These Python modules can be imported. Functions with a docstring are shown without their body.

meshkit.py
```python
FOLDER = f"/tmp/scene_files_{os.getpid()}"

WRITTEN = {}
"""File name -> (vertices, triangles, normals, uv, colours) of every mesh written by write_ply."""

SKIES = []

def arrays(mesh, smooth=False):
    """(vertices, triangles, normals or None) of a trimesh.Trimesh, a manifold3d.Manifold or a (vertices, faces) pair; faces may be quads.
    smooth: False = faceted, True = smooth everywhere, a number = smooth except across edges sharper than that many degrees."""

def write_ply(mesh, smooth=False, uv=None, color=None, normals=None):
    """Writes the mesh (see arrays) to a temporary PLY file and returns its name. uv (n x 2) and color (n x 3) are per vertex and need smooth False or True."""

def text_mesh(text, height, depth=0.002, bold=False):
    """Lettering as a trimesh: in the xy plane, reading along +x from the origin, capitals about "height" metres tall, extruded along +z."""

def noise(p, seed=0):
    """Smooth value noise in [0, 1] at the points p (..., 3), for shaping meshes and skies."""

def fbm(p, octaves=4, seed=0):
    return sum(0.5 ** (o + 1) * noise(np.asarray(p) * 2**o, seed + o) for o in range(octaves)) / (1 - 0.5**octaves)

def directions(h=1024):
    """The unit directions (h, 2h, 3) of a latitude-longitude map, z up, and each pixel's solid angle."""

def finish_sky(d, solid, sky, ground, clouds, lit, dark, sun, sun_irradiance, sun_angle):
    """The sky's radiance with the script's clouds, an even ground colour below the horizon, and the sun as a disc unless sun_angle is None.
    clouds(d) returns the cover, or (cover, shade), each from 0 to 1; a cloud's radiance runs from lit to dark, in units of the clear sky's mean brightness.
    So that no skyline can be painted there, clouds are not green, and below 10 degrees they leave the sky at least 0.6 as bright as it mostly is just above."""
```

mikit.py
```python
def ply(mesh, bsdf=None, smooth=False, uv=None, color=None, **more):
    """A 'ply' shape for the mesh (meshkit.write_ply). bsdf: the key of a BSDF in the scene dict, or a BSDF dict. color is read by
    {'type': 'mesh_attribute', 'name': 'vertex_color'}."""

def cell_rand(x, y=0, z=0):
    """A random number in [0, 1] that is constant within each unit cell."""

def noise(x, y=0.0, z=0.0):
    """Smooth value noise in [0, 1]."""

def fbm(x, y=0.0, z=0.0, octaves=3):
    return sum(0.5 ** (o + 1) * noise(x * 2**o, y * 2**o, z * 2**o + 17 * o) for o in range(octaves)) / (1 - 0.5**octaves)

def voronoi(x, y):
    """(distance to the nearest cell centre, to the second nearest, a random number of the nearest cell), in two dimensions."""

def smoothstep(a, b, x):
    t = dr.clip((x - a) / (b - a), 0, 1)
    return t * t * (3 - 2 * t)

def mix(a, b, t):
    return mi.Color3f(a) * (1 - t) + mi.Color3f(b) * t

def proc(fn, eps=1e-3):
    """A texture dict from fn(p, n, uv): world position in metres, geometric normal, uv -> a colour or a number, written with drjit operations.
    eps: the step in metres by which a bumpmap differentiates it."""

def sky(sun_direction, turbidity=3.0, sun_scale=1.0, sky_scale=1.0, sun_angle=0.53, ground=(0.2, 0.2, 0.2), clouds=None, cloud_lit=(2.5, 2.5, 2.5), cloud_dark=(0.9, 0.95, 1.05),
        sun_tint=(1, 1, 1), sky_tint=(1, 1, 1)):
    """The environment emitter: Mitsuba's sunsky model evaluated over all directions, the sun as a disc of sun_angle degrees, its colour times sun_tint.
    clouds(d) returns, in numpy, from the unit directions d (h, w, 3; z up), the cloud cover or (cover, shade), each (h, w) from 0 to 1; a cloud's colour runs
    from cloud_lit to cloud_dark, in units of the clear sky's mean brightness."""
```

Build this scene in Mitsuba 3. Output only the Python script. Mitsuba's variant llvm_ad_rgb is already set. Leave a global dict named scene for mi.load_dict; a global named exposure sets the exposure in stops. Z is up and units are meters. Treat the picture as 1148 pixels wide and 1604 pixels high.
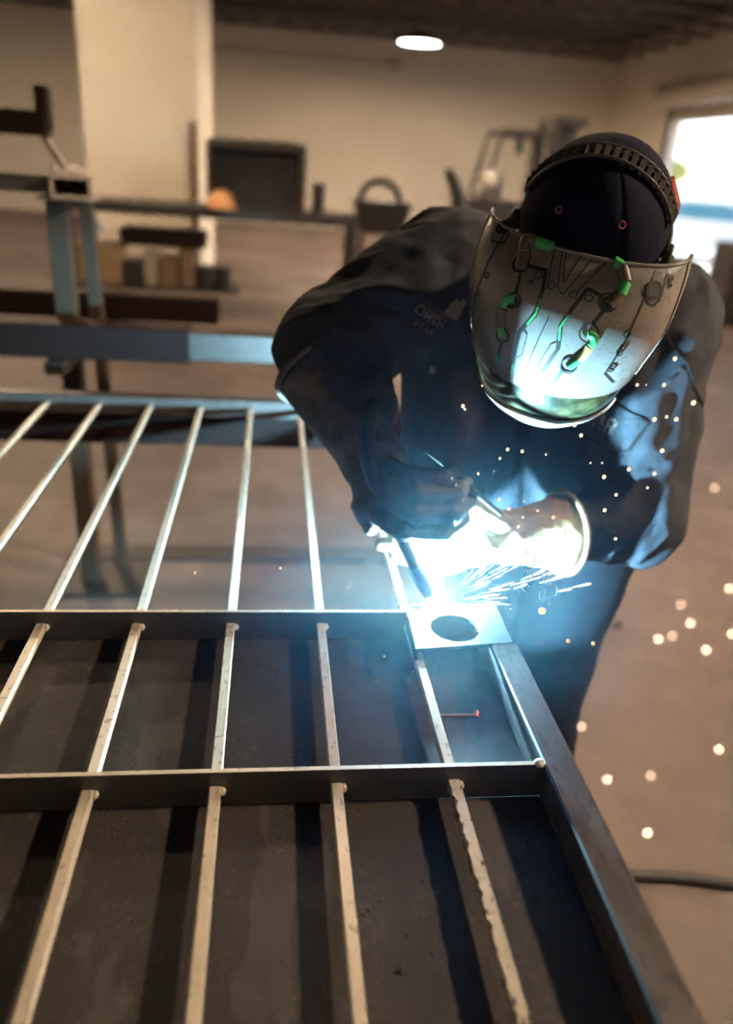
import math, random
import numpy as np, trimesh, manifold3d as m3
import drjit as dr, mitsuba as mi
import mikit, meshkit
from mikit import proc, noise, fbm, smoothstep, mix
random.seed(7); rng = np.random.default_rng(7)
T = mi.ScalarTransform4f
scene, labels = {}, {}
PI = math.pi

# ------------------------------------------------------------------ camera
# a phone held over the near end of the table, pitched down about 24 degrees and rolled a little
W_, H_, F_ = 1148, 1604, 1204.0
EYE = np.array([0.0, 0.0, 1.5])
def unit(v): v = np.asarray(v, float); return v / np.linalg.norm(v)
_y = unit([430 - W_ / 2, 245 - H_ / 2, F_])                    # +y of the room in camera axes (right, down, forward)
_z = -unit(np.cross([1, .075, 0], _y)) if np.cross([1, .075, 0], _y)[1] > 0 else unit(np.cross([1, .075, 0], _y))
_x = np.cross(_y, _z); _x = unit(_x if _x[0] > 0 else -_x)
R_ = np.array([_x, _y, _z])
def at(x, y, depth): return EYE + R_ @ np.array([x - W_ / 2, y - H_ / 2, F_]) * (depth / F_)
def atz(x, y, z): d = R_ @ np.array([x - W_ / 2, y - H_ / 2, F_]); return EYE + d * (z - EYE[2]) / d[2]
def aty(x, y, Y): d = R_ @ np.array([x - W_ / 2, y - H_ / 2, F_]); return EYE + d * (Y / d[1])
FWD, UPV = R_ @ [0, 0, 1], R_ @ [0, -1, 0]
scene['camera'] = dict(type='thinlens', fov=2 * math.degrees(math.atan(W_ / 2 / F_)), fov_axis='x', aperture_radius=0.0068,
                       focus_distance=0.97, near_clip=.02, far_clip=500.,
                       to_world=T().look_at(origin=EYE.tolist(), target=(EYE + FWD).tolist(), up=UPV.tolist()))
# ------------------------------------------------------------------ sky, exposure, lamp strengths
exposure = 0.0
scene['sky'] = mikit.sky([.75, .25, .6], turbidity=4.0, sky_scale=14., sun_scale=14., ground=(.3, .28, .25))
scene['sky']['sampling_weight'] = 2.
KEY, BAY = 1700.0, 270.0
WARM = (1.0, .74, .48)
ARC_POS = np.array([.268, 1.0115, .8850]); ARC = 290000.0; ARC_TINT = (.36, .79, 1.0)

# ------------------------------------------------------------------ materials
def mat(name, color, rough=.5, metal=0., two=True, bump=None, **kw):
    b = dict(type='principled', base_color=color if isinstance(color, dict) else {'type': 'rgb', 'value': list(color)},
             roughness=rough, metallic=metal, **kw)
    if bump: b = {'type': 'bumpmap', 'arbitrary': bump[0], 'scale': bump[1], 'bsdf': b}
    scene['mat_' + name] = {'type': 'twosided', 'bsdf': b} if two else b
    return 'mat_' + name
def emit(rgb): return {'type': 'area', 'radiance': {'type': 'rgb', 'value': [float(c) for c in rgb]}}

def c_floor(p, n, uv):
    a = fbm(p.x * 1.3, p.y * 1.3, 0., 4); b = fbm(p.x * 9, p.y * 9, 3., 3)
    c = mix((.066, .048, .044), (.106, .081, .074), smoothstep(.3, .7, a))
    return c * (.8 + .4 * b)
def c_wall(p, n, uv):
    a = fbm(p.x * .8, p.y * .8, p.z * .8, 3)
    return mix((.62, .56, .47), (.72, .66, .57), a)
def c_plate(p, n, uv):
    a = fbm(p.x * 14, p.y * 14, p.z * 9, 4); s = smoothstep(.74, .80, noise(p.x * 420, p.y * 420, 2.)) * smoothstep(.45, .6, noise(p.x * 30, p.y * 30, 5.))
    r = smoothstep(.62, .7, fbm(p.x * 22 + 9, p.y * 9, 1., 4))
    c = mix((.020, .0175, .017), (.036, .031, .029), a)
    return mix(c, (.22, .19, .17), s * .09 + r * .07)
def c_bar(p, n, uv):
    a = fbm(p.x * 60, p.y * 9, p.z * 60, 3); s = smoothstep(.72, .78, fbm(p.x * 260, p.y * 200, p.z * 260, 2))
    return mix(mix((.60, .51, .40), (.78, .69, .56), a), (.18, .14, .11), s * .6)
def c_rail(p, n, uv):
    a = fbm(p.x * 40, p.y * 14, p.z * 40, 4); s = smoothstep(.55, .62, fbm(p.x * 120, p.y * 60, p.z * 120, 3))
    return mix(mix((.070, .060, .058), (.125, .108, .104), a), (.055, .045, .042), s * .5)
def c_burnt(p, n, uv):
    s = smoothstep(.60, .66, fbm(p.x * 170, p.y * 90, p.z * 170, 3))
    return mix((.62, .54, .42), (.07, .05, .04), s)
def c_cloth(p, n, uv):
    a = fbm(p.x * 18, p.y * 18, p.z * 18, 3); w = noise(p.x * 900, p.y * 900, p.z * 900)
    return mix((.015, .0165, .023), (.032, .036, .046), a) * (.75 + .5 * w)
def c_leather(p, n, uv):
    a = fbm(p.x * 30, p.y * 30, p.z * 30, 4)
    return mix((.036, .029, .026), (.10, .073, .06), smoothstep(.35, .7, a))
def c_tan(p, n, uv):
    a = fbm(p.x * 28, p.y * 28, p.z * 28, 4)
    return mix((.11, .060, .026), (.18, .113, .054), smoothstep(.3, .7, a))
def c_shell(p, n, uv):
    a = fbm(p.x * 35, p.y * 35, p.z * 35, 4); s = smoothstep(.66, .72, fbm(p.x * 190, p.y * 190, p.z * 190, 2))
    return mix(mix((.165, .150, .138), (.225, .208, .195), a), (.08, .07, .064), s * .35)
def c_lens(p, n, uv):
    a = fbm(p.x * 60, p.y * 60, p.z * 60, 4)
    return mix((.010, .013, .006), (.055, .060, .026), smoothstep(.35, .75, a))
M = {}
M['floor'] = mat('floor', proc(c_floor), .55)
M['wall'] = mat('wall', proc(c_wall), .8)
M['white'] = mat('white_panel', (.80, .73, .62), .6)
M['ceil'] = mat('ceiling', (.05, .036, .030), .8)
M['joist'] = mat('joist', (.028, .021, .018), .7)
M['plate'] = mat('plate', proc(c_plate), .55, 0., specular=.2)
M['bar'] = mat('bar', proc(c_bar), .42, .35)
M['burnt'] = mat('burnt_bar', proc(c_burnt), .5, .2)
M['face'] = mat('mill_scale', (.066, .059, .061), .5, .3)
M['rail'] = mat('rail', proc(c_rail), .36, .55)
M['lockplate'] = mat('lock_plate', (.035, .034, .034), .38, .5)
M['oxide'] = mat('red_oxide', (.013, .006, .0055), .6, 0., specular=.15)
M['galv'] = mat('galvanised', (.42, .37, .31), .42, .4)
M['post'] = mat('dull_galvanised', (.05, .036, .026), .65, 0., specular=.1)
M['thread'] = mat('thread', (.17, .15, .16), .8)
M['dark'] = mat('dark_metal', (.030, .026, .025), .5, .2)
M['black'] = mat('black', (.010, .010, .011), .45)
M['cloth'] = mat('cloth', proc(c_cloth), .8, specular=.15)
M['trouser'] = mat('trouser', (.003, .0042, .0075), .85, specular=.15)
M['patch'] = mat('patch', (.50, .48, .46), .8)
M['leather'] = mat('leather', proc(c_leather), .7, specular=.2)
M['tan'] = mat('tan_leather', proc(c_tan), .65)
M['shell'] = mat('helmet_shell', proc(c_shell), .30, .35, clearcoat=.5, clearcoat_gloss=.85)
M['lens'] = mat('helmet_lens', proc(c_lens), .12, .5, clearcoat=1., clearcoat_gloss=.97)
M['ink'] = mat('ink', (.012, .012, .012), .4)
M['green'] = mat('print_green', (.05, .34, .11), .35)
M['brown'] = mat('print_brown', (.10, .075, .05), .35)
M['gold'] = mat('print_gold', (.38, .29, .10), .35)
M['cap'] = mat('cap_cloth', (.0022, .0030, .0125), .85, specular=.1)
M['pink'] = mat('eyelet_thread', (.28, .05, .085), .6)
M['strap'] = mat('strap', (.045, .038, .034), .45)
M['red'] = mat('red_plastic', (.35, .045, .03), .4)
M['skin'] = mat('skin', (.45, .26, .18), .5)
M['copper'] = mat('nozzle', (.10, .09, .16), .3, .7)
M['rubber'] = mat('rubber', (.018, .017, .018), .6)
M['orange'] = mat('orange_plastic', (.72, .36, .17), .5)
M['wood'] = mat('wood', (.16, .10, .06), .7)
M['card'] = mat('cardboard', (.30, .20, .12), .8)
M['asphalt'] = mat('drive', (.55, .52, .47), .9)
M['leaf'] = mat('leaf', (.42, .42, .13), .8)
M['carwhite'] = mat('car_paint', (.75, .75, .74), .3)
M['carglass'] = mat('car_glass', (.10, .30, .42), .1)  # blue reflection put into the glass colour
M['strapg'] = mat('strap_leather', (.030, .034, .022), .75, specular=.1)
M['fume'] = mat('fume', (.30, .36, .30), .9)

# ------------------------------------------------------------------ mesh helpers
def key_for(name):
    if name not in scene and name not in roots: roots.add(name); return name
    k = 1
    while f'{name}_{k:03d}' in scene or f'{name}_{k:03d}' in roots: k += 1
    roots.add(f'{name}_{k:03d}'); return f'{name}_{k:03d}'
roots = set()
def tag(key, label=None, cat=None, group=None, kind=None):
    d = labels.setdefault(key, {})
    for a, b in (('label', label), ('category', cat), ('group', group), ('kind', kind)):
        if b: d[a] = b
def thing(name, label, cat, group=None, kind=None):
    k = key_for(name); tag(k, label, cat, group, kind); return k
def put(name, mesh, m, parent=None, smooth=False, label=None, emitter=None, kind=None, **kw):
    k = key_for((parent + '__' if parent else '') + name)
    if isinstance(mesh, (list,)): mesh = trimesh.util.concatenate(mesh)
    scene[k] = mesh if isinstance(mesh, dict) else mikit.ply(mesh, m, smooth=smooth, **kw)
    if emitter: scene[k]['emitter'] = emitter
    if label or kind: tag(k, label, kind=kind)
    return k
def one(name, mesh, m, label, cat=None, group=None, kind=None, smooth=False, emitter=None):
    k = put(name, mesh, m, None, smooth, emitter=emitter); tag(k, label, cat, group, kind); return k
def frame(z, hint=(0, 0, 1)):
    z = unit(z); h = np.asarray(hint, float)
    if abs(z @ unit(h)) > .95: h = np.array([1., 0, 0]) if abs(z[0]) < .9 else np.array([0, 1., 0])
    x = unit(np.cross(h, z)); return np.array([x, np.cross(z, x), z]).T
def hull(p): return trimesh.convex.convex_hull(np.asarray(p, float))
def bx(lo, hi, bev=0.):
    lo, hi = np.minimum(lo, hi), np.maximum(lo, hi)
    if bev <= 0: return trimesh.creation.box(bounds=[lo, hi])
    pts = []
    for k in range(3):
        l, h = lo + bev, hi - bev; l[k] -= bev; h[k] += bev
        pts += [[(l, h)[i][0], (l, h)[j][1], (l, h)[m][2]] for i in (0, 1) for j in (0, 1) for m in (0, 1)]
    return hull(pts)
def lo_hi(*a): return np.array(a[:3], float), np.array(a[3:], float)
def B(x0, y0, z0, x1, y1, z1, bev=0.): return bx(np.array([x0, y0, z0], float), np.array([x1, y1, z1], float), bev)
def beam(a, b, w, h, bev=0., up=(0, 0, 1)):
    a, b = np.asarray(a, float), np.asarray(b, float); L = np.linalg.norm(b - a)
    m = B(-w / 2, -h / 2, 0, w / 2, h / 2, L, bev); F = np.eye(4); F[:3, :3] = frame(b - a, up); F[:3, 3] = a
    return m.apply_transform(F)
def tube(pts, r, sides=12, caps=True):
    p = np.asarray(pts, float); r = np.broadcast_to(r, (len(p),))
    t = np.gradient(p, axis=0); t /= np.linalg.norm(t, axis=1, keepdims=True) + 1e-12
    n = frame(t[0])[:, 0]; V = []
    for i in range(len(p)):
        n = unit(n - t[i] * (n @ t[i])); b = np.cross(t[i], n); a = np.arange(sides) * 2 * PI / sides
        V.append(p[i] + r[i] * (np.cos(a)[:, None] * n + np.sin(a)[:, None] * b))
    V = np.vstack(V); i, j = np.meshgrid(np.arange(len(p) - 1), np.arange(sides), indexing='ij'); k = (j + 1) % sides
    q = np.stack([i * sides + j, i * sides + k, (i + 1) * sides + k, (i + 1) * sides + j], -1).reshape(-1, 4)
    f = [q[:, [0, 1, 2]], q[:, [0, 2, 3]]]
    if caps:
        n0 = len(V); V = np.vstack([V, p[0], p[-1]]); s = np.arange(sides); e = (len(p) - 1) * sides
        f += [np.stack([np.full(sides, n0), (s + 1) % sides, s], 1), np.stack([np.full(sides, n0 + 1), e + s, e + (s + 1) % sides], 1)]
    return trimesh.Trimesh(V, np.vstack(f), process=False)
def curve(pts, n=24):
    from scipy.interpolate import CubicSpline
    p = np.asarray(pts, float)
    if len(p) == 2: return p[0] + np.linspace(0, 1, n)[:, None] * (p[1] - p[0])
    d = np.r_[0, np.cumsum(np.linalg.norm(np.diff(p, axis=0), axis=1))]
    return CubicSpline(d, p)(np.linspace(0, d[-1], n))
def lathe(prof, sides=32, axis=(0, 0, 1), o=(0, 0, 0)):
    m = trimesh.creation.revolve(np.asarray(prof, float), sections=sides); F = np.eye(4); F[:3, :3] = frame(axis); F[:3, 3] = o
    return m.apply_transform(F)
def hollow(a, b, w, h, t, up=(0, 0, 1)):          # an open-ended rectangular tube
    o = m3.CrossSection.square((w, h), True).offset(-t * .8, m3.JoinType.Round).offset(t * .8, m3.JoinType.Round) - m3.CrossSection.square((w - 2 * t, h - 2 * t), True)
    a, b = np.asarray(a, float), np.asarray(b, float); g = o.extrude(float(np.linalg.norm(b - a))).to_mesh()
    m = trimesh.Trimesh(g.vert_properties[:, :3], g.tri_verts); F = np.eye(4); F[:3, :3] = frame(b - a, up); F[:3, 3] = a
    return m.apply_transform(F)
def nets(f, lo, hi, h):
    """surface nets: the zero surface of f(points)"""
    lo, hi = np.asarray(lo, float), np.asarray(hi, float); n = np.ceil((hi - lo) / h).astype(int) + 1
    ax = [lo[k] + h * np.arange(n[k]) for k in range(3)]
    G = np.empty(n)
    for i in range(0, n[0], 24):
        X, Y, Z = np.meshgrid(ax[0][i:i + 24], ax[1], ax[2], indexing='ij'); G[i:i + 24] = f(np.stack([X, Y, Z], -1).reshape(-1, 3)).reshape(X.shape)
    s = G < 0; c = n - 1
    acc, cnt = np.zeros((*c, 3)), np.zeros(c)
    base = np.indices(c).transpose(1, 2, 3, 0)
    cor = [(i, j, k) for i in (0, 1) for j in (0, 1) for k in (0, 1)]
    sl = lambda o, A: A[o[0]:o[0] + c[0], o[1]:o[1] + c[1], o[2]:o[2] + c[2]]
    for a in cor:
        for d in range(3):
            if a[d]: continue
            b = list(a); b[d] = 1
            ga, gb = sl(a, G), sl(b, G); x = (sl(a, s) != sl(b, s))
            t = np.where(x, ga / np.where(x, ga - gb, 1), 0); w = x.astype(float)
            for e in range(3): acc[..., e] += w * (a[e] + (t if e == d else 0))
            cnt += w
    on = cnt > 0; idx = -np.ones(c, int); idx[on] = np.arange(on.sum())
    V = lo + h * (base[on] + acc[on] / cnt[on][:, None]); Fc = []
    for d in range(3):
        u, v = (d + 1) % 3, (d + 2) % 3
        sa = [slice(0, n[0]), slice(0, n[1]), slice(0, n[2])]
        A = [slice(1, c[k]) for k in range(3)]; A[d] = slice(0, c[d]); Bq = list(A); Bq[d] = slice(1, c[d] + 1)
        s0, s1 = s[tuple(A)], s[tuple(Bq)]; I = np.argwhere(s0 != s1); fl = s0[s0 != s1]
        off = np.array([1, 1, 1]); off[d] = 0; I = I + off
        def g(du, dv): J = I.copy(); J[:, u] -= du; J[:, v] -= dv; return idx[J[:, 0], J[:, 1], J[:, 2]]
        q = np.stack([g(1, 1), g(0, 1), g(0, 0), g(1, 0)], 1); q[~fl] = q[~fl][:, ::-1]
        Fc.append(q[(q >= 0).all(1)])
    q = np.vstack(Fc); m = trimesh.Trimesh(V, np.vstack([q[:, [0, 1, 2]], q[:, [0, 2, 3]]]), process=False)
    return m
def smin(a, b, k): h = np.clip(.5 + .5 * (b - a) / k, 0, 1); return b * (1 - h) + a * h - k * h * (1 - h)
def cone(p, a, b, ra, rb):
    a, b = np.asarray(a, float), np.asarray(b, float); d = b - a; t = np.clip((p - a) @ d / (d @ d), 0, 1)
    return np.linalg.norm(p - a - t[:, None] * d, axis=1) - (ra + (rb - ra) * t), t
def ell(p, c, Rm, r):
    q = (p - np.asarray(c)) @ Rm / np.asarray(r); k = np.linalg.norm(q, axis=1); return (k - 1) * min(r) * .9
def folds(p, a, b, sa, sr, seed):
    """cloth folds running round a limb: noise in (along, angle)"""
    a, b = np.asarray(a, float), np.asarray(b, float); F = frame(b - a); q = (p - a) @ F
    l = np.sqrt(q[:, 0] ** 2 + q[:, 1] ** 2 + .035 ** 2)
    n = meshkit.fbm(np.stack([q[:, 2] * sa + q[:, 0] / l * .9, q[:, 0] / l * sr, q[:, 1] / l * sr], 1), 3, seed)
    return 1 - np.abs(2 * n - 1) * 2.2

# ------------------------------------------------------------------ the room
XL, XR, YF, YB, ZC = -7.2, 7.8, -4.5, 19.6, 4.35
def struct(name, mesh, m, label=None, **kw):
    k = put(name, mesh, m, **kw); tag(k, label, kind='structure'); return k
struct('floor', B(XL - .2, YF - .2, -.2, XR + .2, YB + .2, 0), M['floor'], 'bare brown concrete workshop floor')
struct('ceiling', B(XL - .2, YF - .2, ZC, XR + .2, YB + .2, ZC + .2), M['ceil'], 'dark metal deck ceiling of the workshop')
jm = None
for i, y in enumerate(np.arange(12.6, 19.4, .95)):
    j = [B(XL, y - .06, ZC - .06, XR, y + .06, ZC, .01), B(XL, y - .06, ZC - .36, XR, y + .06, ZC - .30, .01)]
    for x in np.arange(XL + .2, XR - .6, .6):
        j += [beam((x, y, ZC - .32), (x + .3, y, ZC - .04), .025, .025), beam((x + .3, y, ZC - .04), (x + .6, y, ZC - .32), .025, .025)]
    put('joist', j, M['joist'], 'ceiling')
struct('wall_back', B(XL - .2, YB, 0, XR + .2, YB + .2, ZC), M['wall'], 'plain tan wall at the far end of the workshop')
put('conduit', tube(curve([(-1.4, YB - .03, 4.2), (-1.4, YB - .03, 3.35), (-1.45, YB - .03, 3.22), (-1.7, YB - .03, 3.15), (-2.6, YB - .03, 3.15)], 30), .045, 8), M['galv'], 'wall_back')
put('conduit', tube([(-1.4, YB - .03, 3.55), (2.6, YB - .03, 3.55)], .03, 8), M['galv'], 'wall_back')
put('junction_box', B(2.5, YB - .09, 3.42, 2.75, YB, 3.66, .01), M['galv'], 'wall_back')
struct('wall_left', B(XL - .2, YF, 0, XL, YB, ZC), M['wall'], 'tan wall on the left side')
struct('wall_front', B(XL - .2, YF - .2, 0, XR + .2, YF, ZC), M['wall'])
DY0, DY1, DZ = 9.6, 16.3, 2.66                                   # the roll-up door's opening
struct('wall_right', [B(XR, DY1, 0, XR + .2, YB, ZC), B(XR, YF, 0, XR + .2, DY0, ZC), B(XR, DY0, DZ, XR + .2, DY1, ZC)], M['wall'], 'tan side wall with a wide open vehicle doorway')
dk = thing('door_1', 'rolled-up slatted vehicle door above the bright doorway', None, kind='structure')
put('coil', tube([(XR - .25, DY0 - .1, DZ + .42), (XR - .25, DY1 + .1, DZ + .42)], .22, 20), M['galv'], dk)
for i in range(4): put('slat', B(XR - .05, DY0, DZ + .02 + i * .1, XR - .015, DY1, DZ + .11 + i * .1, .008), M['galv'], dk)
for y in (DY0 - .05, DY1 + .05): put('guide_rail', B(XR - .07, y - .05, 0, XR, y + .05, DZ + .3, .006), M['dark'], dk)
p0, p1 = aty(126, 150, 10.0), aty(309, 150, 10.0)
struct('wall_partition', B(p0[0], 10.0, 0, p1[0], 12.4, ZC), M['white'], 'bright white partition wall beyond the rack')
# outside the doorway
struct('ground', B(XR + .2, -30, -.5, 90, 60, -.30), M['asphalt'], 'sunlit pale driveway outside the doorway')
def ball_bush(c, r, seed):
    m = trimesh.creation.icosphere(4, 1.0); v = m.vertices
    m.vertices = np.asarray(c) + v * np.asarray(r) * (1 + .35 * (meshkit.fbm(v * 3 + seed, 4) - .5)[:, None] * 2); return m
for i, (c, r) in enumerate([((19.6, 40, 2.15), (.8, .8, .55)), ((17.2, 42, 1.9), (.7, .7, .7)), ((24.0, 37.5, 2.4), (1.1, 1.1, 1.3))]):
    k = thing('shrub', ['yellow green bush beyond the white car outside the doorway', 'low yellow green bush furthest left outside the doorway', 'tall yellow green bush at the right of the open doorway'][i], 'bush', 'bushes outside the doorway')
    put('foliage', ball_bush(c, r, i * 7), M['leaf'], k, smooth=True); put('stem', tube([(c[0], c[1], -.3), (c[0], c[1], c[2])], .12, 8), M['wood'], k)
# a parked car, its side towards the door
def car(o, rz):
    k = thing('car', 'white parked car with a blue reflection coloured into its glass in the sun outside the doorway', 'car')
    F = np.eye(4); F[:3, :3] = [[math.cos(rz), -math.sin(rz), 0], [math.sin(rz), math.cos(rz), 0], [0, 0, 1]]; F[:3, 3] = o
    sec = [(-2.2, .35), (-2.25, .75), (-1.95, .98), (-1.5, 1.05), (-.95, 1.48), (.55, 1.5), (1.15, 1.02), (2.05, .85), (2.2, .6), (2.15, .33)]
    body = trimesh.creation.extrude_polygon(__import__('shapely').Polygon(sec), 1.7)
    A = np.array([[1, 0, 0, 0], [0, 0, -1, .85], [0, 1, 0, 0], [0, 0, 0, 1.]]); body.apply_transform(A); put('body', body.apply_transform(F), M['carwhite'], k)
    for s in (-1, 1):
        g = trimesh.creation.extrude_polygon(__import__('shapely').Polygon([(-1.35, 1.06), (-.9, 1.42), (.5, 1.44), (1.0, 1.05)]), .02).apply_transform(A)
        g.apply_translation([0, -.85 + .86 * s + .01, 0]); put('side_glass', g.apply_transform(F), M['carglass'], k)
        for x in (-1.35, 1.35):
            w = lathe([(0, -.1), (.24, -.1), (.31, -.07), (.31, .07), (.24, .1), (0, .1)], 24, (0, 1, 0), (x, .8 * s, .31)); put('wheel', w.apply_transform(F), M['rubber'], k)
car((11.9, 21.6, -.3), -.5)
# ------------------------------------------------------------------ lamps
def bay(x, y, z, L, label, r=.24):
    k = thing('bay_light', label, 'ceiling light', 'high bay lights under the ceiling')
    put('housing', lathe([(0, .16), (.09, .16), (r * .8, .04), (r + .02, 0), (r + .02, -.015), (r, -.015), (r, .0), (0, .02)], 28, o=(x, y, z)), M['dark'], k)
    put('lens', trimesh.creation.cylinder(r, .02, sections=28).apply_translation([x, y, z - .005]), M['white'], k, emitter=emit(np.array(WARM) * L))
    put('hanger', tube([(x, y, z + .15), (x, y, ZC)], .012, 8), M['dark'], k)
lp = aty(657, 66, 14.2)
bay(lp[0], 14.2, lp[2], BAY * 2.2, 'glowing round ceiling light hanging over the far end of the workshop', .33)
bay(-2.6, 7.6, 4.0, BAY * 1.3, 'glowing ceiling light out of view over the left workbench')
bay(4.6, 10.4, 4.05, BAY * 1.3, 'glowing ceiling light out of view by the doorway')
bay(3.75, .75, 3.55, KEY, 'glowing ceiling light out of view to the right of the welding table', .20)
bay(-4.2, 14.5, 4.0, BAY * .6, 'glowing ceiling light out of view over the far left corner')
bay(1.2, 4.8, 4.05, BAY * .8, 'glowing ceiling light out of view over the middle of the floor')

# ------------------------------------------------------------------ welding table and the gate panel on it
ZT, ZP = .831, .880                                              # plate top, top of the rails
tb = thing('welding_table', 'dark scuffed steel plate table under the gate panel', 'table')
put('table_top', B(-1.25, .12, ZT - .012, .372, 1.066, ZT, .002), M['plate'], tb)  # far edge extended unseen to keep arc light off the floor
for x in (-1.18, .29):
    for y in (.20, .95): put('leg', hollow((x, y, 0), (x, y, ZT - .012), .06, .06, .005), M['dark'], tb)
put('apron', B(-1.2, .96, ZT - .08, .31, 1.0, ZT - .012, .003), M['dark'], tb); put('apron', B(-1.2, .15, ZT - .08, .31, .19, ZT - .012, .003), M['dark'], tb)
for i, (x, y) in enumerate([(.128, .455), (.135, .47), (.122, .462), (.15, .50), (.09, .48), (.14, .49), (.118, .53), (.16, .47), (.11, .50), (-.12, .52), (.02, .47), (.06, .41), (.10, .515), (.105, .52), (.165, .55), (.045, .60), (.03, .52)]):
    r = .0035 if i == 0 else rng.uniform(.0008, .002)
    m = trimesh.creation.icosphere(1, r); m.vertices *= rng.uniform(.7, 1.3, m.vertices.shape); m.apply_translation([x, y, ZT + r * .6])
    one('slag_crumb', m, M['face'], ['largest dark slag crumb lying on the table plate between two bars', 'tiny dark slag crumb lying on the table plate'][i > 0], 'slag crumb', 'slag crumbs on the table plate')

gp = thing('gate_panel', 'unfinished steel gate panel of square bars being welded on the table', 'gate panel')
BARX = [-1.0, -.865, -.730, -.595, -.460, -.325, -.190, -.0535, .0815, .2175]
C1, C2, YFAR, YNEAR = .664, .994, 2.075, .18
BW = .0132; ZB = ZP - .0185
def bar_mesh(x, y0, y1, rough=0):
    m = B(x - BW / 2, y0, ZB - BW, x + BW / 2, y1, ZB, .0012)
    if not rough: return m
    n = int((y1 - y0) / .0025); ys = np.linspace(y0, y1, n)      # flame-cut, eaten edge on the left side
    sec = []
    for y in ys:
        e = max(0, meshkit.fbm(np.array([[y * 130, 1.3, 2.]]), 3)[0] - .45) * .010 * min(1, max(0, (y1 - y) / .03))
        e2 = max(0, meshkit.fbm(np.array([[y * 130, 7.3, 2.]]), 3)[0] - .5) * .008
        sec.append([(x - BW / 2 + e, y, ZB - e2), (x + BW / 2, y, ZB - e2 * .3), (x + BW / 2, y, ZB - BW), (x - BW / 2 + e * .4, y, ZB - BW)])
    V = np.array(sec).reshape(-1, 3); f = []
    for i in range(n - 1):
        for j in range(4): a, b = i * 4 + j, i * 4 + (j + 1) % 4; f += [(a, b, b + 4), (a, b + 4, a + 4)]
    e = (n - 1) * 4; f += [(0, 2, 1), (0, 3, 2), (e, e + 1, e + 2), (e, e + 2, e + 3)]
    m = trimesh.Trimesh(V, f, process=False); m.fix_normals(); return m
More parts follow.
